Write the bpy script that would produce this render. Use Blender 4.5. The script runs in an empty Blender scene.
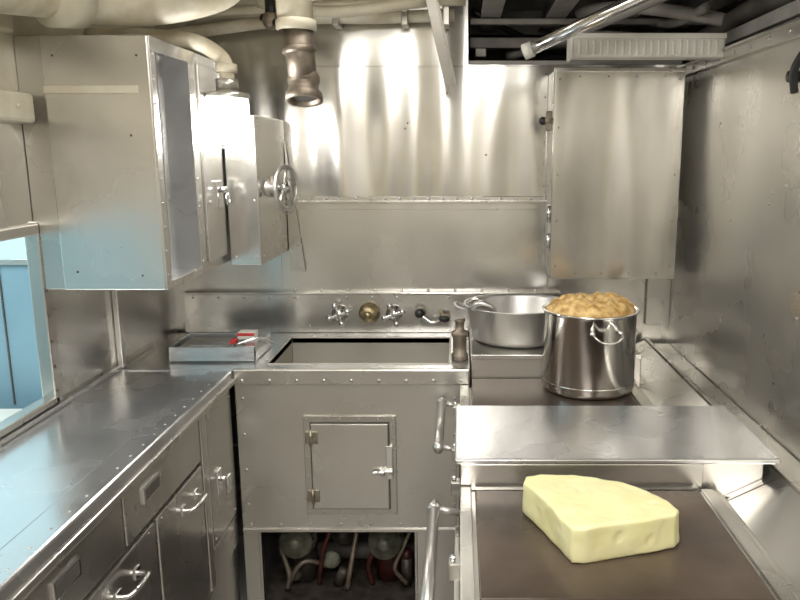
import bpy, bmesh, math, random
from mathutils import Vector, Matrix, noise
random.seed(4)
S=bpy.context.scene
# ------------------------------------------------------------ materials
def newmat(name):
    m=bpy.data.materials.new(name); m.use_nodes=True
    nt=m.node_tree; b=nt.nodes['Principled BSDF']; return m,nt,b
def steel(name,c1=(.71,.695,.66),c2=(.63,.615,.58),r0=.20,r1=.30,wave=.014,wscale=(2.4,2.4,1.0),metal=.92):
    m,nt,b=newmat(name); N=nt.nodes; L=nt.links
    tc=N.new('ShaderNodeTexCoord')
    mp=N.new('ShaderNodeMapping'); mp.inputs['Scale'].default_value=wscale; mp.inputs['Location'].default_value=(.37,.19,.53); L.new(tc.outputs['Object'],mp.inputs[0])
    n1=N.new('ShaderNodeTexNoise'); n1.inputs['Scale'].default_value=1.6; n1.inputs['Detail'].default_value=0; L.new(mp.outputs[0],n1.inputs[0])
    n3=N.new('ShaderNodeTexNoise'); n3.inputs['Scale'].default_value=3.2; n3.inputs['Detail'].default_value=3; n3.inputs['Roughness'].default_value=.5; L.new(tc.outputs['Object'],n3.inputs[0])
    r=N.new('ShaderNodeValToRGB'); r.color_ramp.elements[0].position=.3; r.color_ramp.elements[1].position=.7
    r.color_ramp.elements[0].color=(*c2,1); r.color_ramp.elements[1].color=(*c1,1); L.new(n3.outputs[0],r.inputs[0])
    L.new(r.outputs[0],b.inputs['Base Color'])
    mr=N.new('ShaderNodeMapRange'); mr.inputs[1].default_value=.3; mr.inputs[2].default_value=.7; mr.inputs[3].default_value=r0; mr.inputs[4].default_value=r1
    L.new(n3.outputs[0],mr.inputs[0]); L.new(mr.outputs[0],b.inputs['Roughness'])
    bu=N.new('ShaderNodeBump'); bu.inputs['Strength'].default_value=1; bu.inputs['Distance'].default_value=wave
    bu.inputs['Filter Width'].default_value=2.0 if 'Filter Width' in bu.inputs else 0
    L.new(n1.outputs[0],bu.inputs['Height'])
    L.new(bu.outputs[0],b.inputs['Normal'])
    b.inputs['Metallic'].default_value=metal
    return m
def paint(name,c,c2=None,rough=.5,metal=0,scale=8,bump=.002,detail=5,lo=.35,hi=.65,sss=0):
    m,nt,b=newmat(name); N=nt.nodes; L=nt.links
    c2=c2 or tuple(x*.75 for x in c)
    tc=N.new('ShaderNodeTexCoord'); n=N.new('ShaderNodeTexNoise'); n.inputs['Scale'].default_value=scale; n.inputs['Detail'].default_value=detail; L.new(tc.outputs['Object'],n.inputs[0])
    r=N.new('ShaderNodeValToRGB'); r.color_ramp.elements[0].position=lo; r.color_ramp.elements[1].position=hi
    r.color_ramp.elements[0].color=(*c2,1); r.color_ramp.elements[1].color=(*c,1); L.new(n.outputs[0],r.inputs[0]); L.new(r.outputs[0],b.inputs['Base Color'])
    bu=N.new('ShaderNodeBump'); bu.inputs['Distance'].default_value=bump; bu.inputs['Strength'].default_value=.6; L.new(n.outputs[0],bu.inputs['Height']); L.new(bu.outputs[0],b.inputs['Normal'])
    b.inputs['Roughness'].default_value=rough; b.inputs['Metallic'].default_value=metal
    if sss: b.inputs['Subsurface Weight'].default_value=sss; b.inputs['Subsurface Radius'].default_value=(.02,.015,.006); b.inputs['Subsurface Scale'].default_value=.4
    return m
def emis(name,c,s):
    m,nt,b=newmat(name); b.inputs['Emission Color'].default_value=(*c,1); b.inputs['Emission Strength'].default_value=s; b.inputs['Base Color'].default_value=(*c,1); return m
ST=steel('stainless_sheet')
STW=steel('stainless_wall_wavy',wave=.036,wscale=(4.2,4.2,.8),r0=.18,r1=.27)
STR=steel('stainless_wall_dull',c1=(.70,.685,.65),c2=(.62,.605,.57),wave=.018,wscale=(2,2,1.6),r0=.23,r1=.34)
STC=steel('stainless_counter',c1=(.70,.705,.71),c2=(.58,.58,.58),wave=.005,r0=.16,r1=.34,metal=.88)
STB=steel('sink_basin_steel',c1=(.50,.48,.43),c2=(.42,.40,.35),wave=.004,r0=.35,r1=.5,metal=.5)
STD=steel('stainless_cabinet_dull',c1=(.64,.62,.575),c2=(.53,.51,.47),wave=.010,r0=.22,r1=.36)
STP=steel('polished_pot_steel',c1=(.84,.83,.80),c2=(.78,.76,.73),wave=.001,r0=.08,r1=.16,metal=1)
CHR=paint('chrome',(.8,.8,.8),(.7,.7,.7),rough=.15,metal=1,bump=0)
RIV=paint('rivet_steel',(.66,.64,.61),(.55,.53,.5),rough=.35,metal=.85,bump=0)
SCR=paint('dark_seam_and_shade',(.10,.092,.08),rough=.7)
ALU=steel('dull_aluminium_pan',c1=(.70,.69,.67),c2=(.58,.57,.55),wave=.002,r0=.3,r1=.45)
CRM=paint('cream_paint',(.64,.60,.48),(.54,.49,.37),rough=.4,scale=10,bump=.004)
CRMP=paint('cream_pipe_lagging',(.68,.64,.52),(.52,.46,.33),rough=.5,scale=14,bump=.006)
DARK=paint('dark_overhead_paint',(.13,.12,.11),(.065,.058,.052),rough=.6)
GREY=paint('grey_beam_paint',(.42,.40,.38),(.27,.25,.23),rough=.5)
GRID=paint('griddle_seasoned_iron',(.135,.100,.076),(.062,.047,.037),rough=.27,metal=.4,scale=5,bump=.0006,detail=10,lo=.3,hi=.7)
BRASS=paint('tarnished_brass',(.44,.36,.21),(.26,.21,.12),rough=.38,metal=.9,scale=40)
HNG=paint('weathered_hinge_bronze',(.50,.46,.38),(.34,.30,.24),rough=.38,metal=.9,scale=40)
BRN=paint('brown_oxidised_metal',(.34,.29,.23),(.19,.155,.12),rough=.45,metal=.6,scale=20)
BRD2=paint('shaded_pipe_metal',(.13,.11,.09),(.05,.042,.036),rough=.5,metal=.4,scale=20)  # colour darkened to stand for the shade under the sink
BLK=paint('black_bakelite',(.02,.02,.02),(.012,.012,.012),rough=.3)
RED=paint('shaded_red_paint',(.11,.02,.014),(.03,.012,.010),rough=.45,scale=24)
GRN=paint('shaded_green_metal',(.20,.20,.155),(.08,.08,.06),rough=.45,scale=30,metal=.3)
BLU=paint('blue_panel_paint',(.21,.34,.41),(.17,.28,.34),rough=.4,scale=2)
PBL=paint('pale_blue_paint',(.60,.78,.84),(.55,.73,.79),rough=.5,scale=2)
WHT=paint('white_plastic',(.76,.75,.69),(.68,.66,.59),rough=.35,bump=.0005)
REDL=paint('red_label',(.6,.05,.04),rough=.4)
CHE=paint('cheese_curd',(.82,.79,.46),(.77,.73,.38),rough=.45,scale=18,bump=.004,sss=.15)
BRD=paint('baked_crust',(.84,.60,.26),(.50,.28,.08),rough=.5,scale=34,bump=.010,detail=6,lo=.36,hi=.58)
FLR=paint('deck_floor_paint',(.36,.34,.31),(.28,.26,.24),rough=.45,scale=3)
BULB=emis('lamp_glass_glow',(1,.98,.94),16)
DIFF=emis('unseen_light_panel',(1,.96,.9),2)
# ------------------------------------------------------------ builder
class B:
    def __init__(s,name): s.name=name; s.bm=bmesh.new(); s.mats=[]
    def mi(s,m):
        if m not in s.mats: s.mats.append(m)
        return s.mats.index(m)
    def add(s,t,mat,smooth=False,M=None):
        i=s.mi(mat)
        for f in t.faces: f.material_index=i; f.smooth=smooth
        if M is not None: bmesh.ops.transform(t,matrix=M,verts=t.verts)
        me=bpy.data.meshes.new('t'); t.to_mesh(me); t.free(); s.bm.from_mesh(me); bpy.data.meshes.remove(me); return s
    def box(s,x0,x1,y0,y1,z0,z1,mat,bev=.003,M=None):
        t=bmesh.new(); bmesh.ops.create_cube(t,size=1)
        for v in t.verts: v.co=Vector(((x0+x1)/2+v.co.x*(x1-x0),(y0+y1)/2+v.co.y*(y1-y0),(z0+z1)/2+v.co.z*(z1-z0)))
        bev=min(bev,.3*min(abs(x1-x0),abs(y1-y0),abs(z1-z0)))
        if bev>0: bmesh.ops.bevel(t,geom=t.edges[:],offset=bev,segments=2,affect='EDGES',profile=.5)
        return s.add(t,mat,False,M)
    def cyl(s,p0,p1,r,mat,r1=None,seg=24,caps=True):
        p0=Vector(p0);p1=Vector(p1); d=p1-p0; r1=r if r1 is None else r1
        t=bmesh.new(); bmesh.ops.create_cone(t,cap_ends=caps,segments=seg,radius1=r,radius2=r1,depth=d.length)
        M=Matrix.Translation((p0+p1)/2)@d.to_track_quat('Z','Y').to_matrix().to_4x4()
        s.add(t,mat,True,M); return s
    def sph(s,c,r,mat,sc=(1,1,1),seg=16):
        t=bmesh.new(); bmesh.ops.create_uvsphere(t,u_segments=seg,v_segments=seg//2,radius=r)
        return s.add(t,mat,True,Matrix.Translation(c)@Matrix.Diagonal((*sc,1)))
    def lathe(s,prof,mat,c=(0,0,0),axis=(0,0,1),seg=48,fn=None):
        t=bmesh.new(); rings=[]
        for r,z in prof:
            rings.append([t.verts.new((max(r,1e-4)*math.cos(2*math.pi*i/seg),max(r,1e-4)*math.sin(2*math.pi*i/seg),z)) for i in range(seg)])
        for a,b in zip(rings,rings[1:]):
            for i in range(seg): t.faces.new((a[i],a[(i+1)%seg],b[(i+1)%seg],b[i]))
        if fn:
            for v in t.verts: v.co=fn(v.co)
        bmesh.ops.recalc_face_normals(t,faces=t.faces)
        M=Matrix.Translation(c)@Vector(axis).to_track_quat('Z','Y').to_matrix().to_4x4()
        return s.add(t,mat,True,M)
    def tube(s,pts,r,mat,seg=12,smooth=True,closed=False):
        P=[Vector(p) for p in pts]
        if smooth and len(P)>2:
            Q=[];n=len(P)
            for i in range(n if closed else n-1):
                a=P[(i-1)%n] if closed or i>0 else P[0]; b=P[i]; c=P[(i+1)%n]; d=P[(i+2)%n] if closed or i+2<n else P[-1]
                for k in range(6):
                    u=k/6; Q.append(.5*((2*b)+(c-a)*u+(2*a-5*b+4*c-d)*u*u+(-a+3*b-3*c+d)*u**3))
            if not closed: Q.append(P[-1])
            P=Q
        t=bmesh.new(); rings=[]; n=len(P); up=None
        for i,p in enumerate(P):
            if closed: d=P[(i+1)%n]-P[i-1]
            else: d=P[min(i+1,n-1)]-P[max(i-1,0)]
            d.normalize()
            if up is None:
                up=Vector((0,0,1)) if abs(d.z)<.9 else Vector((1,0,0))
            up=(up-d*up.dot(d)).normalized(); w=d.cross(up)
            rr=r[min(i,len(r)-1)] if isinstance(r,list) else r
            rings.append([t.verts.new(p+rr*(math.cos(2*math.pi*k/seg)*up+math.sin(2*math.pi*k/seg)*w)) for k in range(seg)])
        for i in range(n if closed else n-1):
            a=rings[i]; b=rings[(i+1)%n]
            for k in range(seg): t.faces.new((a[k],a[(k+1)%seg],b[(k+1)%seg],b[k]))
        if not closed: t.faces.new(rings[0]); t.faces.new(rings[-1])
        bmesh.ops.recalc_face_normals(t,faces=t.faces)
        return s.add(t,mat,True)
    def rivets(s,pts,axis,mat=None,r=.0055):
        sc={'x':(.45,1,1),'y':(1,.45,1),'z':(1,1,.45)}[axis]
        for p in pts: s.sph(p,r*.9,mat or RIV,sc,8)
        return s
    def prism(s,pts,z0,z1,mat,bev=0,seg=3,M=None):
        t=bmesh.new(); lo=[t.verts.new((x,y,z0)) for x,y in pts]; hi=[t.verts.new((x,y,z1)) for x,y in pts]
        t.faces.new(lo[::-1]); t.faces.new(hi); n=len(pts)
        for i in range(n): t.faces.new((lo[i],lo[(i+1)%n],hi[(i+1)%n],hi[i]))
        bmesh.ops.recalc_face_normals(t,faces=t.faces)
        if bev: bmesh.ops.bevel(t,geom=t.edges[:],offset=bev,segments=seg,affect='EDGES',profile=.5)
        return s.add(t,mat,False,M)
    def shift(s,v):
        bmesh.ops.translate(s.bm,vec=Vector(v),verts=s.bm.verts); return s
    def done(s,parent=None):
        me=bpy.data.meshes.new(s.name); s.bm.to_mesh(me); s.bm.free()
        for m in s.mats: me.materials.append(m)
        o=bpy.data.objects.new(s.name,me); S.collection.objects.link(o)
        if parent: o.parent=parent
        return o
def line(a,b,n):
    a=Vector(a);b=Vector(b); return [a+(b-a)*i/(n-1) for i in range(n)]
# ------------------------------------------------------------ room shell
WX0=-1.145; RX=.84; WY=2.92; CE=2.36
B('floor').box(-1.145,1.4,-1.3,3.5,-.05,0,FLR,0).done()
B('ceiling').box(-1.165,1.42,-1.3,3.5,CE,CE+.05,CRM,0).done()
w=B('wall_behind'); w.box(-1.145,1.4,-1.35,-1.3,0,CE,CRM,0); w.box(-1.145,.84,-1.30,-1.285,0,.95,STD,0); w.done()  # lower steel band added to vary reflections in camera-facing panels
w=B('reflection_door_1'); w.box(-.35,.35,-1.284,-1.25,.05,1.95,GREY,.01); w.box(-.42,-.35,-1.284,-1.23,0,2.02,CRM,.01); w.box(.35,.42,-1.284,-1.23,0,2.02,CRM,.01); w.box(-.42,.42,-1.284,-1.23,1.96,2.03,CRM,.01); w.cyl((.28,-1.25,1.0),(.28,-1.20,1.0),.02,CHR); w.done()  # unseen dark doorway added to enrich reflections in the steel
w=B('wall_back')
w.box(-1.145,.03,WY,WY+.03,1.427,CE,STW,0); w.box(.03,RX,WY,WY+.03,1.427,1.935,STW,0)
w.box(-1.145,RX,WY,WY+.03,0,1.427,ST,0)
w.box(-.71,.345,WY-.006,WY,1.065,1.413,ST,.002)
w.box(-.70,.345,WY-.008,WY,1.44,1.93,STW,.002)
w.box(-.716,.35,WY-.03,WY,1.418,1.424,ST,.001); w.box(-.716,.35,WY-.01,WY,1.39,1.44,ST,.001)
w.rivets(line((-.69,WY-.011,1.432),(.33,WY-.011,1.432),19),'y',r=.007)
w.rivets(line((-.66,WY-.01,1.07),(.3,WY-.01,1.07),10),'y',r=.006)
w.rivets(line((.325,WY-.01,1.48),(.325,WY-.01,1.9),6),'y',SCR,r=.003)
w.rivets([(-.2,WY-.011,1.72),(-.21,WY-.011,1.70),(-.05,WY-.011,1.83),(.1,WY-.011,1.6)],'y',SCR,r=.004)
w.rivets(line((.05,WY-.002,1.918),(.8,WY-.002,1.918),9),'y',r=.006)
w.box(.35,.74,WY-.012,WY,.93,1.16,ST,.002); w.box(.745,RX,WY-.02,WY,.93,1.16,STR,.002)
w.done()
w=B('wall_backsplash')
w.box(-1.10,.40,2.885,WY,.90,1.058,ST,.003); w.box(-1.10,.40,2.875,WY,1.058,1.066,ST,.002)
w.rivets(line((-1.06,2.884,1.045),(.36,2.884,1.045),15),'y',r=.006)
w.rivets([(-1.0,2.884,.93),(-.6,2.884,.93),(-.2,2.884,.93)],'y',r=.005)
w.done()
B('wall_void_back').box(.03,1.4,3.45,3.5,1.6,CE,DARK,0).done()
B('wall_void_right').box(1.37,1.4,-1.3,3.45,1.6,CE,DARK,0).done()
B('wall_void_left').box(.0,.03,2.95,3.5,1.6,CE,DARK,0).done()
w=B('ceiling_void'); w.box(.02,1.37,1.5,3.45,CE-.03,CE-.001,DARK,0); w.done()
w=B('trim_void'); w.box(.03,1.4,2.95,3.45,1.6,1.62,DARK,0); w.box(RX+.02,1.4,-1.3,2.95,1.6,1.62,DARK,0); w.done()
w=B('wall_right'); w.box(RX,RX+.02,-1.3,2.95,0,1.925,STR,0)
w.box(RX-.015,RX,-.5,2.9,1.885,1.925,STR,.002); w.box(RX-.025,RX,-.5,2.9,1.918,1.926,ST,.001)
w.rivets(line((RX-.017,.9,1.903),(RX-.017,2.85,1.903),16),'x',r=.007)
e=RX-.002
w.rivets([(e,2.0,1.5),(e,2.02,1.47),(e,1.8,1.2),(e,1.6,1.66),(e,2.3,1.4),(e,2.45,1.7)],'x',r=.005)
w.rivets([(e,1.5,1.05),(e,1.9,1.0)],'x',SCR,r=.004)
w.done()
w=B('wall_left')
w.box(-1.165,WX0,-1.3,2.95,0,.92,STD,0); w.box(-1.165,WX0,2.0,2.95,.92,1.68,ST,0); w.box(-1.165,WX0,-1.3,1.0,.92,1.68,ST,0); w.box(-1.165,WX0,1.0,2.0,1.406,1.68,ST,0)
w.box(-1.165,WX0,-1.3,2.95,1.68,CE,CRM,0)
w.box(-1.15,-1.09,-.5,1.96,1.68,1.755,CRM,.01); w.box(-1.15,-1.12,-.5,1.96,1.9,1.95,CRM,.01)
w.box(-1.145,-1.125,2.385,2.415,.90,1.24,ST,.003)
w.box(-1.1449,-1.135,2.03,2.05,1.41,1.68,ST,.003)
w.rivets(line((-1.142,2.05,.98),(-1.142,2.05,1.36),5),'x',r=.005)
w.rivets(line((-1.142,2.33,.98),(-1.142,2.33,1.2),3),'x',r=.005)
w.rivets([(-1.088,1.5,1.72),(-1.088,1.7,1.72),(-1.088,1.88,1.72)],'x',CRM,r=.008)
w.done()
w=B('window_1')
w.box(-1.17,-1.13,1.98,2.02,.915,1.426,STD,.004); w.box(-1.17,-1.13,1.0,2.0,1.39,1.42,STD,.004); w.box(-1.17,-1.13,1.0,2.0,.915,.935,STD,.004); w.box(-1.17,-1.13,1.0,1.03,.915,1.42,STD,.004)
w.rivets(line((-1.129,1.99,.95),(-1.129,1.99,1.38),7),'x',SCR,r=.005)
w.done()
w=B('wall_adjoining'); w.box(-2.6,-1.166,2.6,2.63,0,1.23,BLU,0); w.box(-2.6,-1.166,2.6,2.63,1.235,CE,PBL,0); w.box(-2.6,-1.166,2.585,2.6,1.22,1.24,STD,.002)
w.box(-1.64,-1.635,2.595,2.6,.7,1.22,SCR,0); w.done()
B('wall_adjoining_side').box(-2.63,-2.6,-.5,2.63,0,CE,PBL,0).done()
B('wall_adjoining_rear').box(-2.63,-1.166,-.5,-.47,0,CE,PBL,0).done()
B('floor_adjoining').box(-2.63,-1.166,-.5,2.63,-.05,0,FLR,0).done()
B('ceiling_adjoining').box(-2.63,-1.166,-.5,2.63,CE,CE+.04,CRM,0).done()
t=B('mess_table'); t.box(-2.3,-1.25,1.4,2.5,.68,.72,WHT,.008)
for x in(-2.2,-1.35):
    for y in(1.5,2.4): t.cyl((x,y,0),(x,y,.68),.025,STD)
t.done()
# ------------------------------------------------------------ left counter
c=B('counter_base_cabinet')
c.box(-1.144,-.80,.5,2.36,.868,.898,STC,.003); c.box(-1.144,-.754,2.36,2.884,.868,.899,STC,.002)
c.box(-.83,-.752,.5,2.358,.868,.905,STC,.006)
c.box(-.80,-.746,.5,2.358,.855,.872,STD,.003)
c.rivets(line((-.775,.6,.905),(-.775,2.33,.905),26),'z',STD,r=.004)
c.box(-1.12,-.775,.5,2.358,.0,.868,STD,0)
c.box(-1.143,-1.125,.5,2.38,.898,.912,STC,.003)
fx=-.775
def panel(y0,y1,z0,z1,d=.012):
    c.box(fx-.002,fx+d,y0,y1,z0,z1,STD,.004)
c.box(fx-.001,fx+.002,.5,2.355,.28,.855,SCR,0)
panel(2.11,2.352,.40,.84); panel(2.06,2.10,.28,.855,.014); panel(2.105,2.356,.28,.39,.008)
panel(1.56,2.05,.715,.84); panel(1.10,1.55,.715,.84); panel(.6,1.09,.715,.84)
panel(1.725,2.05,.28,.70); panel(1.36,1.71,.28,.70); panel(1.0,1.35,.28,.70); panel(.6,.99,.28,.70)
for y in(1.74,1.37,1.01):
    c.rivets([(fx+.013,y+.01,.69),(fx+.013,y+.30,.69),(fx+.013,y+.01,.4)],'x',r=.004)
for y in(1.70,1.3):
    c.box(fx+.01,fx+.018,y-.05,y+.05,.775,.815,CHR,.002); c.box(fx+.0175,fx+.0185,y-.042,y+.042,.781,.809,SCR,0)
c.box(fx+.01,fx+.02,2.16,2.20,.55,.63,CHR,.003); c.cyl((fx+.01,2.18,.60),(fx+.045,2.18,.60),.008,CHR); c.box(fx+.04,fx+.05,2.165,2.195,.555,.612,CHR,.004)
c.rivets([(fx+.013,2.13,.82),(fx+.013,2.33,.82),(fx+.013,2.13,.42),(fx+.013,2.33,.42)],'x')
for y,z in((1.94,.645),(1.54,.64),(1.15,.64)):
    c.tube([(fx+.01,y-.05,z-.008),(fx+.035,y-.047,z-.006),(fx+.048,y-.03,z),(fx+.05,y,z),(fx+.048,y+.03,z),(fx+.035,y+.047,z-.006),(fx+.01,y+.05,z-.008)],.006,CHR)
    for q in(-.05,.05): c.box(fx+.01,fx+.016,y+q-.014,y+q+.014,z-.02,z+.008,CHR,.003)
c.box(fx+.008,fx+.03,1.335,1.365,.60,.70,CHR,.003)
c.done()
# ------------------------------------------------------------ sink
s=B('galley_sink')
z=.90; X0,X1=-.752,.033; Y0,Y1=2.365,2.884; bx0,bx1,by0,by1=-.655,-.04,2.435,2.80
for a in((X0,X1,Y0,by0),(X0,X1,by1,Y1),(X0,bx0,by0,by1),(bx1,X1,by0,by1)): s.box(*a,z-.02,z,STC,.001)
s.box(X0,X1,Y0-.012,Y0+.012,z-.05,z+.006,ST,.006)
d=.12
s.box(bx0-.006,bx0,by0,by1,z-d,z+.004,STB,.002); s.box(bx1,bx1+.006,by0,by1,z-d,z+.004,STB,.002); s.box(bx0,bx1,by0-.006,by0,z-d,z+.004,STB,.002); s.box(bx0,bx1,by1,by1+.006,z-d,z+.004,STB,.002); s.box(bx0,bx1,by0,by1,z-d-.006,z-d,STB,0)
s.lathe([(0,.002),(.035,.002),(.04,0)],CHR,c=(-.35,2.62,z-d))
s.rivets(line((X0+.03,Y0-.013,.866),(X1-.03,Y0-.013,.866),9),'y',r=.0075)
s.box(X0,X1,Y0,Y0+.012,.325,.86,STR,.002)
s.box(X0,-.69,Y0,Y0+.012,.0,.325,ST,.001); s.box(-.158,X1,Y0,Y0+.012,.0,.325,ST,.001)
s.box(X0,X1,Y0-.006,Y0,.318,.33,ST,.002)
s.box(-.70,-.69,Y0-.004,Y0+.02,.0,.32,STD,.002); s.box(-.158,-.148,Y0-.004,Y0+.02,0,.32,STD,.002)
s.rivets(line((X0+.03,Y0-.001,.345),(X1-.03,Y0-.001,.345),8),'y',r=.006)
s.rivets(line((X0+.025,Y0-.001,.42),(X0+.025,Y0-.001,.8),4)+line((X1-.05,Y0-.001,.42),(X1-.05,Y0-.001,.8),4),'y',r=.006)
dx0,dx1,dz0,dz1=-.527,-.215,.385,.743
s.box(dx0,dx1,Y0-.008,Y0,dz0,dz1,STD,.002)
s.box(dx0+.022,dx1-.022,Y0-.010,Y0-.006,dz0+.022,dz1-.022,SCR,0)
s.box(dx0+.026,dx1-.026,Y0-.018,Y0-.006,dz0+.026,dz1-.026,ST,.003)
s.rivets(line((dx0+.011,Y0-.009,dz0+.011),(dx0+.011,Y0-.009,dz1-.011),6)+line((dx1-.011,Y0-.009,dz0+.011),(dx1-.011,Y0-.009,dz1-.011),6)+line((dx0+.06,Y0-.009,dz0+.011),(dx1-.06,Y0-.009,dz0+.011),4)+line((dx0+.06,Y0-.009,dz1-.011),(dx1-.06,Y0-.009,dz1-.011),4),'y',r=.004)
for hz in(.46,.67):
    s.box(dx0+.008,dx0+.05,Y0-.022,Y0-.008,hz-.022,hz+.022,HNG,.003); s.cyl((dx0+.027,Y0-.024,hz-.026),(dx0+.027,Y0-.024,hz+.026),.006,HNG,seg=12)
s.box(dx1-.06,dx1-.01,Y0-.026,Y0-.012,.535,.56,CHR,.003); s.tube([(dx1-.08,Y0-.035,.548),(dx1-.05,Y0-.035,.552),(dx1-.012,Y0-.03,.545)],.006,CHR); s.cyl((dx1-.045,Y0-.04,.549),(dx1-.045,Y0-.01,.549),.009,CHR)
s.box(dx1-.035,dx1-.012,Y0-.02,Y0-.008,.52,.64,CHR,.002)
s.done()
def cross(name,x,mat):
    f=B(name); zc=.983
    f.lathe([(0,0),(.034,0),(.032,.008),(.018,.012),(.016,.035),(.023,.038),(.023,.045),(.014,.05),(0,.052)],mat,c=(x,2.884,zc),axis=(0,-1,0),seg=24)
    for k in range(4):
        a=math.radians(20+90*k); e=(x+.038*math.cos(a),2.84,zc+.038*math.sin(a))
        f.tube([(x,2.84,zc),(x+.02*math.cos(a),2.84,zc+.02*math.sin(a)),e],.008,mat,seg=10); f.sph(e,.012,mat)
    f.done()
cross('faucet_handle',-.478,CHR); cross('faucet_handle',-.262,CHR)
f=B('mixing_valve'); f.lathe([(0,0),(.042,0),(.042,.01),(.034,.016),(.034,.04),(.026,.05),(0,.052)],BRASS,c=(-.36,2.884,.985),axis=(0,-1,0),seg=32); f.sph((-.36,2.828,.985),.015,BRASS); f.done()
f=B('lever_tap'); f.lathe([(0,0),(.024,0),(.022,.02),(.014,.03),(.014,.05),(0,.052)],BRN,c=(-.158,2.884,.985),axis=(0,-1,0),seg=24)
f.sph((-.158,2.84,.99),.02,BLK); f.tube([(-.155,2.84,.985),(-.11,2.83,.955),(-.075,2.83,.965)],.007,CHR); f.sph((-.062,2.83,.97),.016,BLK,(1.4,1,.9)); f.tube([(-.075,2.884,.99),(-.07,2.85,.98),(-.04,2.84,.975)],.008,BRASS); f.done()
f=B('drain_valve'); f.lathe([(0,0),(.03,0),(.03,.02),(.024,.025),(.024,.08),(.029,.085),(.029,.1),(.016,.105),(.016,.135),(.02,.14),(0,.145)],BRN,c=(-.001,2.49,.901),seg=24)
f.tube([(-.001,2.49,1.02),(.008,2.51,1.035),(.012,2.52,1.035)],.008,BRASS); f.done()
f=B('utensil_tray'); tx0,tx1,ty0,ty1=-1.0,-.70,2.45,2.66
f.box(tx0,tx1,ty0,ty1,.901,.907,STC,.001); f.box(tx0,tx1,ty0,ty0+.006,.901,.955,STC,.002); f.box(tx0,tx1,ty1-.006,ty1,.901,.955,STC,.002); f.box(tx0,tx0+.006,ty0,ty1,.901,.955,STC,.002); f.box(tx1-.006,tx1,ty0,ty1,.901,.955,STC,.002)
f.box(-.74,-.7,ty0,ty1,.953,.958,STC,.001)
f.box(-.98,-.83,2.48,2.63,.907,.945,STD,.004); f.box(-.95,-.80,2.50,2.56,.945,.949,STC,.001)
f.box(-.79,-.73,2.55,2.60,.957,.982,WHT,.002); f.box(-.791,-.729,2.549,2.552,.970,.981,REDL,.001); f.box(-.80,-.78,2.49,2.53,.955,.968,REDL,.002); f.tube([(-.77,2.47,.96),(-.7,2.5,.975),(-.66,2.54,.945)],.005,CHR)
f.done()
# under-sink machinery, colours darkened to stand for shade in the recess
f=B('pump_and_valves')
def flange(x,y,z,r,mat,mat2):
    f.lathe([(0,0),(r,0),(r,.02),(r*.75,.025),(r*.75,.05),(r*.9,.052),(r*.9,.068),(r*.35,.072),(r*.3,.10),(0,.10)],mat,c=(x,y,z),axis=(0,-1,0.25),seg=32)
    for k in range(8):
        a=k*math.pi/4; f.cyl((x+r*.82*math.cos(a),y-.02,z+r*.82*math.sin(a)),(x+r*.82*math.cos(a),y-.045,z+.008+r*.82*math.sin(a)),.009,mat2,seg=6)
flange(-.59,2.47,.235,.065,GRN,BRN); flange(-.27,2.47,.23,.065,GRN,BRN); flange(-.44,2.60,.20,.05,BRD2,BRD2)
f.cyl((-.59,2.55,.03),(-.59,2.55,.21),.045,BRD2); f.cyl((-.27,2.56,.03),(-.27,2.56,.20),.05,RED); f.cyl((-.68,2.62,.10),(-.1,2.62,.10),.035,DARK)
f.tube([(-.53,2.5,.03),(-.52,2.48,.1),(-.50,2.48,.2),(-.47,2.5,.27)],.009,RED); f.tube([(-.64,2.47,.04),(-.60,2.46,.12),(-.56,2.47,.14),(-.5,2.5,.1)],.009,BRN)
f.tube([(-.66,2.46,.2),(-.63,2.45,.10),(-.64,2.45,.04)],.009,BRN); f.tube([(-.42,2.46,.03),(-.40,2.45,.14),(-.38,2.5,.26)],.009,BRN)
f.tube([(-.33,2.5,.03),(-.34,2.48,.12),(-.31,2.48,.18)],.010,RED); f.tube([(-.68,2.6,.27),(-.45,2.6,.27),(-.16,2.6,.26)],.012,BRN); f.cyl((-.2,2.5,.03),(-.2,2.5,.14),.022,BRD2); f.sph((-.2,2.5,.15),.025,RED); f.sph((-.62,2.5,.07),.03,BRD2); f.cyl((-.46,2.5,.03),(-.43,2.48,.10),.02,BRD2)
f.tube([(-.2,2.47,.05),(-.24,2.45,.12),(-.21,2.45,.2),(-.18,2.47,.27)],.008,BRN)
f.lathe([(0,0),(.032,0),(.034,.012),(.028,.016),(0,.016)],GRN,c=(-.48,2.50,.13),axis=(.1,-1,.4),seg=24)
f.shift((0,.035,-.015)); f.done()
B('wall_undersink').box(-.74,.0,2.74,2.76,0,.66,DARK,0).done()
w=B('light_block_undersink'); w.box(-.738,-.73,2.38,2.738,0,.7,DARK,0); w.box(-.12,-.11,2.38,2.738,0,.7,DARK,0); w.box(-.728,-.122,2.38,2.738,.37,.38,DARK,0); w.box(-.728,-.122,2.38,2.738,.001,.006,BRD2,0); w.done()  # dark panels added around the recess to block light
# ------------------------------------------------------------ stove
s=B('galley_range')
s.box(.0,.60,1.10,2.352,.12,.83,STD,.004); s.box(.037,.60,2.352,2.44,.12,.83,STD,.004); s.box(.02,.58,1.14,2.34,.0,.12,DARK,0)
s.box(.0,.60,1.10,1.585,.80,.842,STD,.004); s.box(.0,.60,1.95,2.352,.80,.842,STD,.004)
s.box(.034,.545,1.15,1.572,.835,.850,GRID,.003); s.box(.037,.545,1.96,2.432,.835,.850,GRID,.003)
s.box(.0,.026,1.10,1.585,.83,.853,ST,.003); s.box(.553,.585,1.10,1.585,.825,.848,STD,.003); s.box(.553,.585,1.95,2.44,.825,.848,STD,.003)
s.box(.0,.030,1.95,2.352,.83,.853,ST,.003); s.box(.0,.6,1.10,1.142,.83,.853,ST,.003)
for x in(.05,.12,.3): s.cyl((x,1.09,.80),(x,1.06,.80),.02,BLK)
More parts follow.
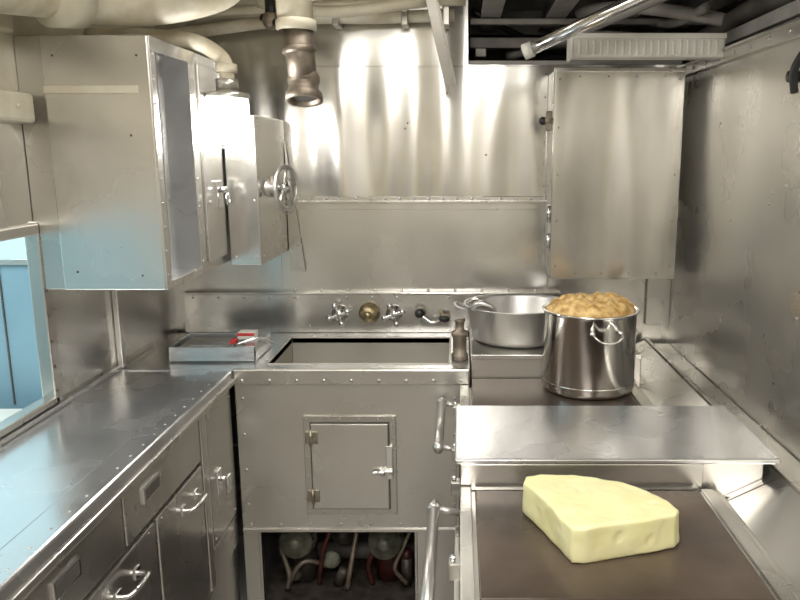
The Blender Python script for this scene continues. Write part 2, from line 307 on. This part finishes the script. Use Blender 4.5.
s.box(.0,.56,1.592,1.955,.84,.905,ST,.003); s.box(-.012,.735,1.588,1.96,.905,.918,STC,.004)
s.box(.56,.70,1.60,1.62,.82,.906,ST,.002)
s.box(.037,.62,2.44,2.884,.60,.93,STD,.004); s.box(.037,.62,2.436,2.446,.915,.932,ST,.002)
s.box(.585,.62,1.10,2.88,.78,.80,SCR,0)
for y0,y1 in((1.10,1.585),(1.59,1.955),(1.96,2.87)):
    t=bmesh.new(); vs=[t.verts.new(v) for v in((.615,y0,.815),(.735,y0,.875),(.735,y1,.875),(.615,y1,.815),(.615,y0,.80),(.735,y0,.80),(.735,y1,.80),(.615,y1,.80))]
    for q in((0,1,2,3),(7,6,5,4),(0,4,5,1),(3,2,6,7),(0,3,7,4),(1,5,6,2)): t.faces.new([vs[k] for k in q])
    bmesh.ops.recalc_face_normals(t,faces=t.faces); s.add(t,STD)
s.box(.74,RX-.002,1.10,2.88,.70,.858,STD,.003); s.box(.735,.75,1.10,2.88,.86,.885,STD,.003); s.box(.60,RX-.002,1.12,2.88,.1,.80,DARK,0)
for y0,y1 in((1.14,1.56),(1.98,2.33)): s.box(-.012,0,y0,y1,.25,.77,STD,.004)
for y0,y1 in((1.08,1.60),(1.93,2.34)):
    s.cyl((-.06,y0,.80),(-.06,y1,.80),.013,RIV)
    for y in(y0+.02,y1-.02):
        s.cyl((-.06,y,.80),(.0,y,.79),.008,RIV); s.sph((-.06,y,.80),.017,RIV)
for y in(1.30,1.66,1.86,2.2):
    s.box(-.022,.003,y-.015,y+.015,.80,.835,STD,.003); s.cyl((-.014,y,.835),(-.014,y,.845),.006,CHR,seg=12)
s.done()
# ------------------------------------------------------------ stock pot with bread
p=B('stock_pot'); R=.148; Hh=.265; pc=(.42,2.335,.8505)
p.lathe([(0,0),(R-.012,0),(R-.002,.006),(R,.016),(R,Hh-.012),(R+.006,Hh-.004),(R+.007,Hh),(R+.002,Hh+.002),(R-.003,Hh-.002),(R-.004,.02),(0,.012)],STP,c=pc,seg=72)
p.lathe([(R,.03),(R+.0015,.033),(R,.036)],STP,c=pc,seg=72)
for a0 in(-80,100):
    a=math.radians(a0); u=Vector((math.cos(a),math.sin(a),0)); v=Vector((-u.y,u.x,0)); C=Vector(pc)+Vector((0,0,.215))
    p.tube([C+u*R-v*.045,C+u*(R+.025)-v*.043-Vector((0,0,.006)),C+u*(R+.03)-v*.02-Vector((0,0,.022)),C+u*(R+.03)+v*.02-Vector((0,0,.022)),C+u*(R+.025)+v*.043-Vector((0,0,.006)),C+u*R+v*.045],.0035,STP)
    for q in(-.045,.045): p.sph(C+u*(R+.001)+v*q,.009,STP,(1,1,1))
p.done()
b=B('bread_loaf'); Rb=R-.006
prof=[(Rb*.96,-.05),(Rb*.99,-.02),(Rb*.99,.0)]+[(Rb*math.cos(a)**.75*.985,.046*math.sin(a)**.9) for a in [k*math.pi/2/30 for k in range(1,30)]]+[(0,.047)]
def crust(co):
    n=abs(noise.noise(co*32))*.018+abs(noise.noise(co*70+Vector((3,1,2))))*.009+noise.noise(co*12)*.008-.005
    if co.z<.0: n*=.1
    return Vector((co.x,co.y,co.z+n))
b.lathe(prof,BRD,c=(pc[0],pc[1],pc[2]+Hh-.006),seg=160,fn=crust); b.done()
# ------------------------------------------------------------ pan with ladle
p=B('serving_pan'); c0=(.215,2.665,.9315)
pr=[(0,0),(.14,0),(.155,.006),(.165,.02),(.182,.115),(.192,.122),(.193,.126),(.186,.126),(.178,.118),(.160,.022),(.14,.008),(0,.006)]
p.lathe(pr,ALU,c=c0,seg=64,fn=lambda v:Vector((v.x*1.05,v.y,v.z*1.08)))
for sg in(-1,1):
    x=c0[0]+sg*.195; p.tube([(x,c0[1]-.04,1.05),(x+sg*.03,c0[1]-.035,1.06),(x+sg*.04,c0[1],1.063),(x+sg*.03,c0[1]+.035,1.06),(x,c0[1]+.04,1.05)],.005,ALU)
p.done()
p=B('ladle'); p.tube([(.02,2.60,1.078),(.06,2.60,1.095),(.10,2.6,1.065),(.16,2.6,1.0),(.20,2.62,.97)],.007,CHR); p.lathe([(0,-.03),(.02,-.028),(.035,-.018),(.04,0),(.037,0),(.033,-.016),(.018,-.025),(0,-.026)],CHR,c=(.23,2.63,.982),axis=(.2,0,1),seg=24)
p.tube([(.045,2.57,1.065),(.07,2.56,1.085),(.11,2.56,1.07),(.13,2.58,1.02)],.012,ALU)
p.done()
# ------------------------------------------------------------ cheese wedge
pts=[(.135,1.462),(.172,1.362),(.208,1.262),(.232,1.258),(.33,1.288),(.415,1.315),(.428,1.335),(.415,1.375),(.385,1.42),(.345,1.458),(.295,1.485),(.24,1.497),(.18,1.497),(.143,1.488)]
ch=B('cheese_wedge')
t=bmesh.new(); lo=[t.verts.new((x,y,.8505)) for x,y in pts]; hi=[t.verts.new((x,y,.923)) for x,y in pts]
t.faces.new(lo[::-1]); top=t.faces.new(hi); n=len(pts)
for i in range(n): t.faces.new((lo[i],lo[(i+1)%n],hi[(i+1)%n],hi[i]))
bmesh.ops.recalc_face_normals(t,faces=t.faces)
bmesh.ops.bevel(t,geom=[e for e in t.edges if abs(e.verts[0].co.z-e.verts[1].co.z)<.001],offset=.006,segments=3,affect='EDGES',profile=.5)
bmesh.ops.triangulate(t,faces=[f for f in t.faces if len(f.verts)>4])
for _ in range(5):
    bmesh.ops.subdivide_edges(t,edges=[e for e in t.edges if e.calc_length()>.008],cuts=1,use_grid_fill=True)
    bmesh.ops.triangulate(t,faces=[f for f in t.faces if len(f.verts)>4])
pits=[((.30,1.279,.895),.010),((.36,1.298,.880),.008),((.25,1.263,.870),.007),((.39,1.307,.905),.006),((.16,1.395,.885),.008),((.19,1.31,.90),.007),((.38,1.36,.923),.009),((.25,1.42,.923),.007),((.33,1.32,.923),.006),((.27,1.34,.923),.005)]
cen=Vector((.28,1.38,.88))
for v in t.verts:
    if v.co.z>.853:
        base=v.co.copy()
        d=Vector((noise.noise(base*18),noise.noise(base*18+Vector((5,5,5))),noise.noise(base*14+Vector((9,1,3)))))*.004
        d+=Vector((noise.noise(base*60),noise.noise(base*60+Vector((5,5,5))),noise.noise(base*60+Vector((9,1,3)))))*.0012
        if base.z<.875: d.z=0
        for pc_,r_ in pits:
            L_=(base-Vector(pc_)).length
            if L_<r_:
                k=(1-(L_/r_)**2)*r_*.6
                dirn=Vector((0,0,-1)) if pc_[2]>.92 else Vector((cen.x-pc_[0],cen.y-pc_[1],0)).normalized()
                d+=dirn*k
        v.co+=d
ch.add(t,CHE,True); o=ch.done()
# ------------------------------------------------------------ left wall cabinet
c=B('wall_cabinet'); cx0,cx1,cy0,cy1,cz0,cz1=-1.072,-.797,1.975,2.56,1.24,1.90
cy=cy0+.0115
c.box(cx0,cx1,cy0,cy0+.012,cz0,cz1,ST,.003)
c.box(WX0+.001,cx0,cy0+.012,cy1,cz0,cz1,STD,.002)
c.box(cx0+.001,cx0+.01,cy,cy1,cz0+.001,cz1-.001,STC,0); c.box(cx0+.001,cx1-.001,cy,cy1,cz0+.001,cz0+.012,STC,0); c.box(cx0+.001,cx1-.001,cy,cy1,cz1-.012,cz1-.001,ST,0)
c.box(cx0+.01,cx1-.004,2.28,2.29,cz0+.012,cz1-.012,STC,0); c.box(cx0+.01,cx1-.011,cy1-.01,cy1-.001,cz0+.012,cz1-.012,STD,0)
c.box(cx1-.0005,cx1+.004,cy0+.002,cy0+.035,cz0,cz1,ST,.001); c.box(cx1-.0005,cx1+.004,2.25,2.30,cz0,cz1,ST,.001); c.box(cx1-.0005,cx1+.0035,cy0+.03,2.26,cz1-.035,cz1,ST,.001); c.box(cx1-.0005,cx1+.0035,cy0+.03,2.26,cz0,cz0+.02,ST,.001)
c.box(cx1-.01,cx1+.002,2.30,cy1,cz0,cz1,ST,.001); c.box(cx1+.002,cx1+.012,2.31,2.49,cz0+.03,cz1-.03,ST,.003)
for x in(-1.0,-.95,-.9): c.box(x,x+.012,2.265,2.28,cz0+.013,cz1-.013,STC,.002)
c.rivets(line((cx1+.005,cy0+.015,cz0+.04),(cx1+.005,cy0+.015,cz1-.04),10)+line((cx1+.005,2.265,cz0+.04),(cx1+.005,2.265,cz1-.04),8),'x',r=.004)
c.rivets([(cx0+.03,cy0-.001,cz1-.05),(cx1-.03,cy0-.001,cz1-.05),(cx1-.06,cy0-.001,cz0+.04),(cx1-.06,cy0-.001,cz1-.25),(cx0+.04,cy0-.001,cz0+.05)],'y',SCR,r=.0035)
c.box(cx0+.0,cx1-.03,cy0-.006,cy0,1.755,1.775,CRM,.003)
c.box(cx1+.01,cx1+.022,2.39,2.44,1.43,1.52,CHR,.003); c.cyl((cx1+.02,2.415,1.49),(cx1+.045,2.415,1.49),.009,CHR); c.lathe([(.012,0),(.02,.003),(.02,.008),(.012,.01)],CHR,c=(cx1+.04,2.415,1.46),axis=(1,0,0),seg=20)
c.done()
c=B('junction_box'); c.box(-.782,-.675,2.50,2.91,1.23,1.73,ST,.004)
c.prism([(0,0),(.06,0),(0,.5)],0,.01,STD,M=Matrix(((1,0,0,-.672),(0,0,1,2.895),(0,1,0,1.15),(0,0,0,1))))
c.rivets([(-.69,2.499,1.26),(-.69,2.499,1.45),(-.69,2.499,1.69),(-.76,2.499,1.26)],'y',r=.004)
c.rivets(line((-.674,2.53,1.26),(-.674,2.53,1.7),5),'x',r=.004); c.done()
l=B('bulkhead_lamp'); lx,ly=-.722,2.38
l.lathe([(0,.155),(.03,.155),(.034,.145),(.066,.138),(.068,.122),(.05,.120),(0,.120)],STD,c=(lx,ly,1.65),seg=32)
l.lathe([(0,-.02),(.025,-.018),(.045,-.005),(.055,.02),(.058,.12),(0,.12)],BULB,c=(lx,ly,1.65),seg=32)
for k in range(6):
    a=k*math.pi/3; l.tube([(lx+.064*math.cos(a),ly+.064*math.sin(a),1.775),(lx+.064*math.cos(a),ly+.064*math.sin(a),1.66),(lx+.04*math.cos(a),ly+.04*math.sin(a),1.625),(lx,ly,1.618)],.0022,STD,seg=6)
l.tube([(lx,ly,1.79),(lx,ly,1.86),(lx-.02,ly,1.90),(lx-.08,ly-.05,1.935),(lx-.22,ly-.08,1.945),(lx-.38,ly-.08,1.945)],.024,CRMP)
l.cyl((lx,ly,1.80),(lx,ly,1.83),.034,STD); l.cyl((lx,ly,1.85),(lx,ly,1.875),.033,CRMP)
lamp=l.done()
w=B('valve_handwheel'); wc=Vector((-.595,2.56,1.49)); ax=Vector((.96,-.28,0)).normalized(); q=ax.to_track_quat('Z','Y')
w.tube([wc+q@Vector((.072*math.cos(a),.072*math.sin(a),0)) for a in [k*math.pi/8 for k in range(16)]],.0075,RIV,closed=True)
for k in range(5):
    a=k*2*math.pi/5+.2; w.tube([wc-ax*.01,wc+q@Vector((.07*math.cos(a),.07*math.sin(a),0))],.0055,RIV,smooth=False,seg=8)
w.cyl(wc-ax*.072,wc+ax*.012,.009,CHR); w.cyl(wc-ax*.02,wc+ax*.008,.02,CHR); w.lathe([(0,0),(.032,0),(.032,.012),(.022,.016),(.022,.045),(0,.045)],RIV,c=tuple(wc-ax*.072),axis=tuple(ax),seg=24)
w.cyl(wc-ax*.05+Vector((0,0,-.03)),wc-ax*.05+Vector((0,0,.04)),.014,BRN); w.done()
# ------------------------------------------------------------ right wall cabinet
c=B('storage_cabinet'); c.box(.335,.785,2.705,2.905,1.155,1.895,STR,.003)
c.box(.330,.790,2.692,2.704,1.15,1.90,STW,.004); c.box(.33,.79,2.688,2.694,1.885,1.90,ST,.002)
c.rivets(line((.35,2.691,1.2),(.35,2.691,1.86),5)+line((.77,2.691,1.2),(.77,2.691,1.86),5)+line((.42,2.691,1.172),(.72,2.691,1.172),4)+line((.42,2.691,1.87),(.72,2.691,1.87),4),'y',SCR,r=.003)
c.box(.318,.333,2.70,2.75,1.25,1.42,STD,.003); c.cyl((.322,2.695,1.26),(.322,2.695,1.32),.007,CHR,seg=10); c.cyl((.322,2.695,1.36),(.322,2.695,1.42),.007,CHR,seg=10)
c.cyl((.335,2.74,1.72),(.30,2.74,1.72),.013,BRN); c.sph((.298,2.74,1.72),.015,BLK); c.box(.308,.332,2.73,2.75,1.685,1.755,BRN,.004)
c.done()
# ------------------------------------------------------------ overhead pipes
p=B('lagged_pipe'); p.tube([(-1.06,1.0,1.97),(-1.05,1.6,1.965),(-1.0,1.95,1.995),(-.9,2.12,2.005),(-.75,2.2,2.04),(-.66,2.25,2.10),(-.62,2.25,2.25)],.062,CRMP,seg=20)
p.tube([(-1.07,1.7,2.07),(-.8,2.0,2.14),(-.4,2.1,2.17),(.0,2.2,2.22)],.05,CRMP,seg=16)
p.cyl((-1.0,1.90,1.975),(-.965,1.98,1.985),.070,CRM); p.done()
p=B('overhead_conduit'); p.tube([(-1.1,2.82,2.02),(-.6,2.84,2.085),(-.3,2.84,2.09),(-.02,2.84,2.10)],.022,CRMP); p.tube([(-1.1,2.8,2.09),(-.4,2.80,2.13),(.02,2.8,2.14)],.016,CRM); p.tube([(-.7,2.70,2.12),(-.45,2.70,2.085),(-.1,2.74,2.13)],.02,CRM)
for x in(-.45,-.2,-.05): p.box(x-.012,x+.012,2.81,2.905,2.06,2.13,STD,.003)
p.done()
p=B('overhead_valve'); p.cyl((-.63,2.6,2.02),(-.63,2.6,2.12),.018,BLK); p.tube([(-.66,2.6,2.05),(-.6,2.58,2.03),(-.56,2.58,2.05)],.012,BLK); p.sph((-.63,2.6,2.04),.03,BRN); p.done()
p=B('drain_nozzle_pipe'); nx,ny=-.49,2.40
p.cyl((nx-.03,ny,2.34),(nx-.015,ny,1.99),.055,CRMP); p.lathe([(.055,0),(.062,.004),(.062,.03),(.055,.034)],CRM,c=(nx-.015,ny,1.975),seg=32)
p.cyl((nx-.012,ny,1.985),(nx+.0,ny,1.83),.047,BRN,r1=.044); p.cyl((nx-.01,ny,1.93),(nx-.008,ny,1.91),.052,BRN)
p.lathe([(.044,.09),(.050,.08),(.050,.06),(.046,.055),(.047,.03),(.058,.022),(.058,0),(.050,-.002),(.044,.004),(.040,.06),(0,.06)],BRN,c=(nx+.004,ny-.012,1.765),axis=(-.05,.28,1),seg=40)
p.lathe([(.041,.012),(.02,.013),(0,.013)],SCR,c=(nx+.004,ny-.012,1.765),axis=(-.05,.28,1),seg=32)  # dark disc in the mouth, coloured for the shade inside the pipe
p.done()
p=B('overhead_frame')
p.box(.03,RX,2.915,2.95,1.935,1.95,GREY,.002); p.box(.04,1.2,3.1,3.14,2.02,2.06,GREY,.003); p.box(.04,1.2,3.3,3.33,2.10,2.2,DARK,.003); p.box(.04,1.2,2.97,3.0,2.09,2.11,GREY,.002)
for x in(.1,.35,.62,.88,1.1): p.box(x,x+.035,2.6,3.4,2.12,2.2,DARK,.003,); p.box(x-.02,x+.055,2.6,3.4,2.115,2.125,GREY,.001)
p.tube([(.2,3.2,2.0),(.5,3.0,2.05),(.9,2.9,2.0)],.02,GREY); p.tube([(.05,3.05,2.15),(.4,3.2,2.02),(.8,3.2,1.97)],.014,BLK)
p.tube([(.45,2.95,2.13),(.62,2.7,2.10),(.95,2.6,2.03)],.022,GREY); p.tube([(.88,2.95,2.0),(.92,2.4,2.05),(1.0,1.8,2.02)],.03,DARK)
p.box(.88,.93,1.2,2.9,1.96,2.0,GREY,.004); p.box(.98,1.0,1.2,3.3,1.9,2.1,GREY,.003); p.box(.06,.10,2.96,3.4,1.97,2.0,GREY,.003)
p.tube([(.04,3.28,2.06),(.6,3.28,2.07),(1.3,3.28,2.06)],.018,CRMP); p.tube([(.7,3.4,2.2),(.78,2.9,2.08),(.80,2.55,2.07)],.016,GREY)
p.done()
p=B('angle_bracket')
Mb=Matrix.Translation((-.035,2.72,1.84))@Matrix.Rotation(math.radians(-13),4,'Y')@Matrix.Rotation(math.radians(10),4,'X')
p.box(-.018,.022,0,.006,0,.52,ST,.001,M=Mb); p.box(.018,.024,-.03,.006,0,.52,STD,.001,M=Mb); p.done()
p=B('steel_tube'); p.tube([(.205,2.3,1.905),(.45,2.22,2.01),(.8,2.1,2.16),(.95,2.05,2.22)],.019,CHR,smooth=False); p.cyl((.19,2.305,1.90),(.215,2.297,1.909),.023,WHT); p.done()
p=B('steel_tube'); p.tube([(.36,2.55,1.99),(.55,2.5,2.06),(.9,2.4,2.2)],.022,GREY,smooth=False); p.done()
p=B('cable_tray_housing'); p.box(.35,.83,2.42,2.50,1.90,1.965,WHT,.008)  # ridged cream cable tray, holds no lamp
for k in range(20): p.box(.37+k*.0225,.378+k*.0225,2.414,2.422,1.905,1.95,WHT,.002)
p.box(.345,.355,2.415,2.505,1.895,1.97,WHT,.003); p.box(.35,.83,2.412,2.43,1.955,1.972,WHT,.003); p.done()
p=B('wall_knob'); p.cyl((RX-.001,1.90,1.79),(.81,1.90,1.79),.014,BLK); p.tube([(.825,1.86,1.84),(.815,1.88,1.8),(.825,1.89,1.75)],.010,BLK); p.done()
# ------------------------------------------------------------ lights
def fixture(x,y,sx,sy,W,col=(1,.975,.94)):
    f=B('unseen_ceiling_light'); f.box(x-sx/2-.02,x+sx/2+.02,y-sy/2-.02,y+sy/2+.02,CE-.06,CE,WHT,.005); f.box(x-sx/2,x+sx/2,y-sy/2,y+sy/2,CE-.066,CE-.06,DIFF,0); o=f.done()
    L=bpy.data.lights.new('unseen_area_light','AREA'); L.shape='RECTANGLE'; L.size=sx; L.size_y=sy; L.energy=W; L.color=col
    lo=bpy.data.objects.new('unseen_area_light',L); lo.location=(x,y,CE-.075); S.collection.objects.link(lo); lo.parent=o
fixture(-.1,.9,.6,1.1,18); fixture(-.1,-.6,.9,1.0,31); fixture(-.35,2.2,.6,.12,2)  # unseen fixtures added to light the room; rear one brightens camera-facing steel
L=bpy.data.lights.new('bulb','POINT'); L.energy=5; L.color=(1,.99,.97); L.shadow_soft_size=.05
o=bpy.data.objects.new('bulb',L); o.location=(lx+.01,ly-.10,1.66); S.collection.objects.link(o); o.parent=lamp
L=bpy.data.lights.new('adjoining_light','AREA'); L.shape='RECTANGLE'; L.size=.8; L.size_y=1.2; L.energy=40; L.color=(.88,.96,1)
o=bpy.data.objects.new('adjoining_light',L); o.location=(-1.9,1.4,CE-.05); S.collection.objects.link(o)
W=bpy.data.worlds.new('World'); S.world=W; W.use_nodes=True; W.node_tree.nodes['Background'].inputs[0].default_value=(.8,.85,.9,1); W.node_tree.nodes['Background'].inputs[1].default_value=.3
S.view_settings.view_transform='Standard'
cam=bpy.data.cameras.new('camera'); co=bpy.data.objects.new('camera',cam); S.collection.objects.link(co)
cam.lens=33.3; cam.sensor_width=36; cam.shift_x=-.075; cam.clip_start=.05
co.location=(0,0,1.6); co.rotation_euler=(math.radians(90-11.09),0,0)
S.camera=co
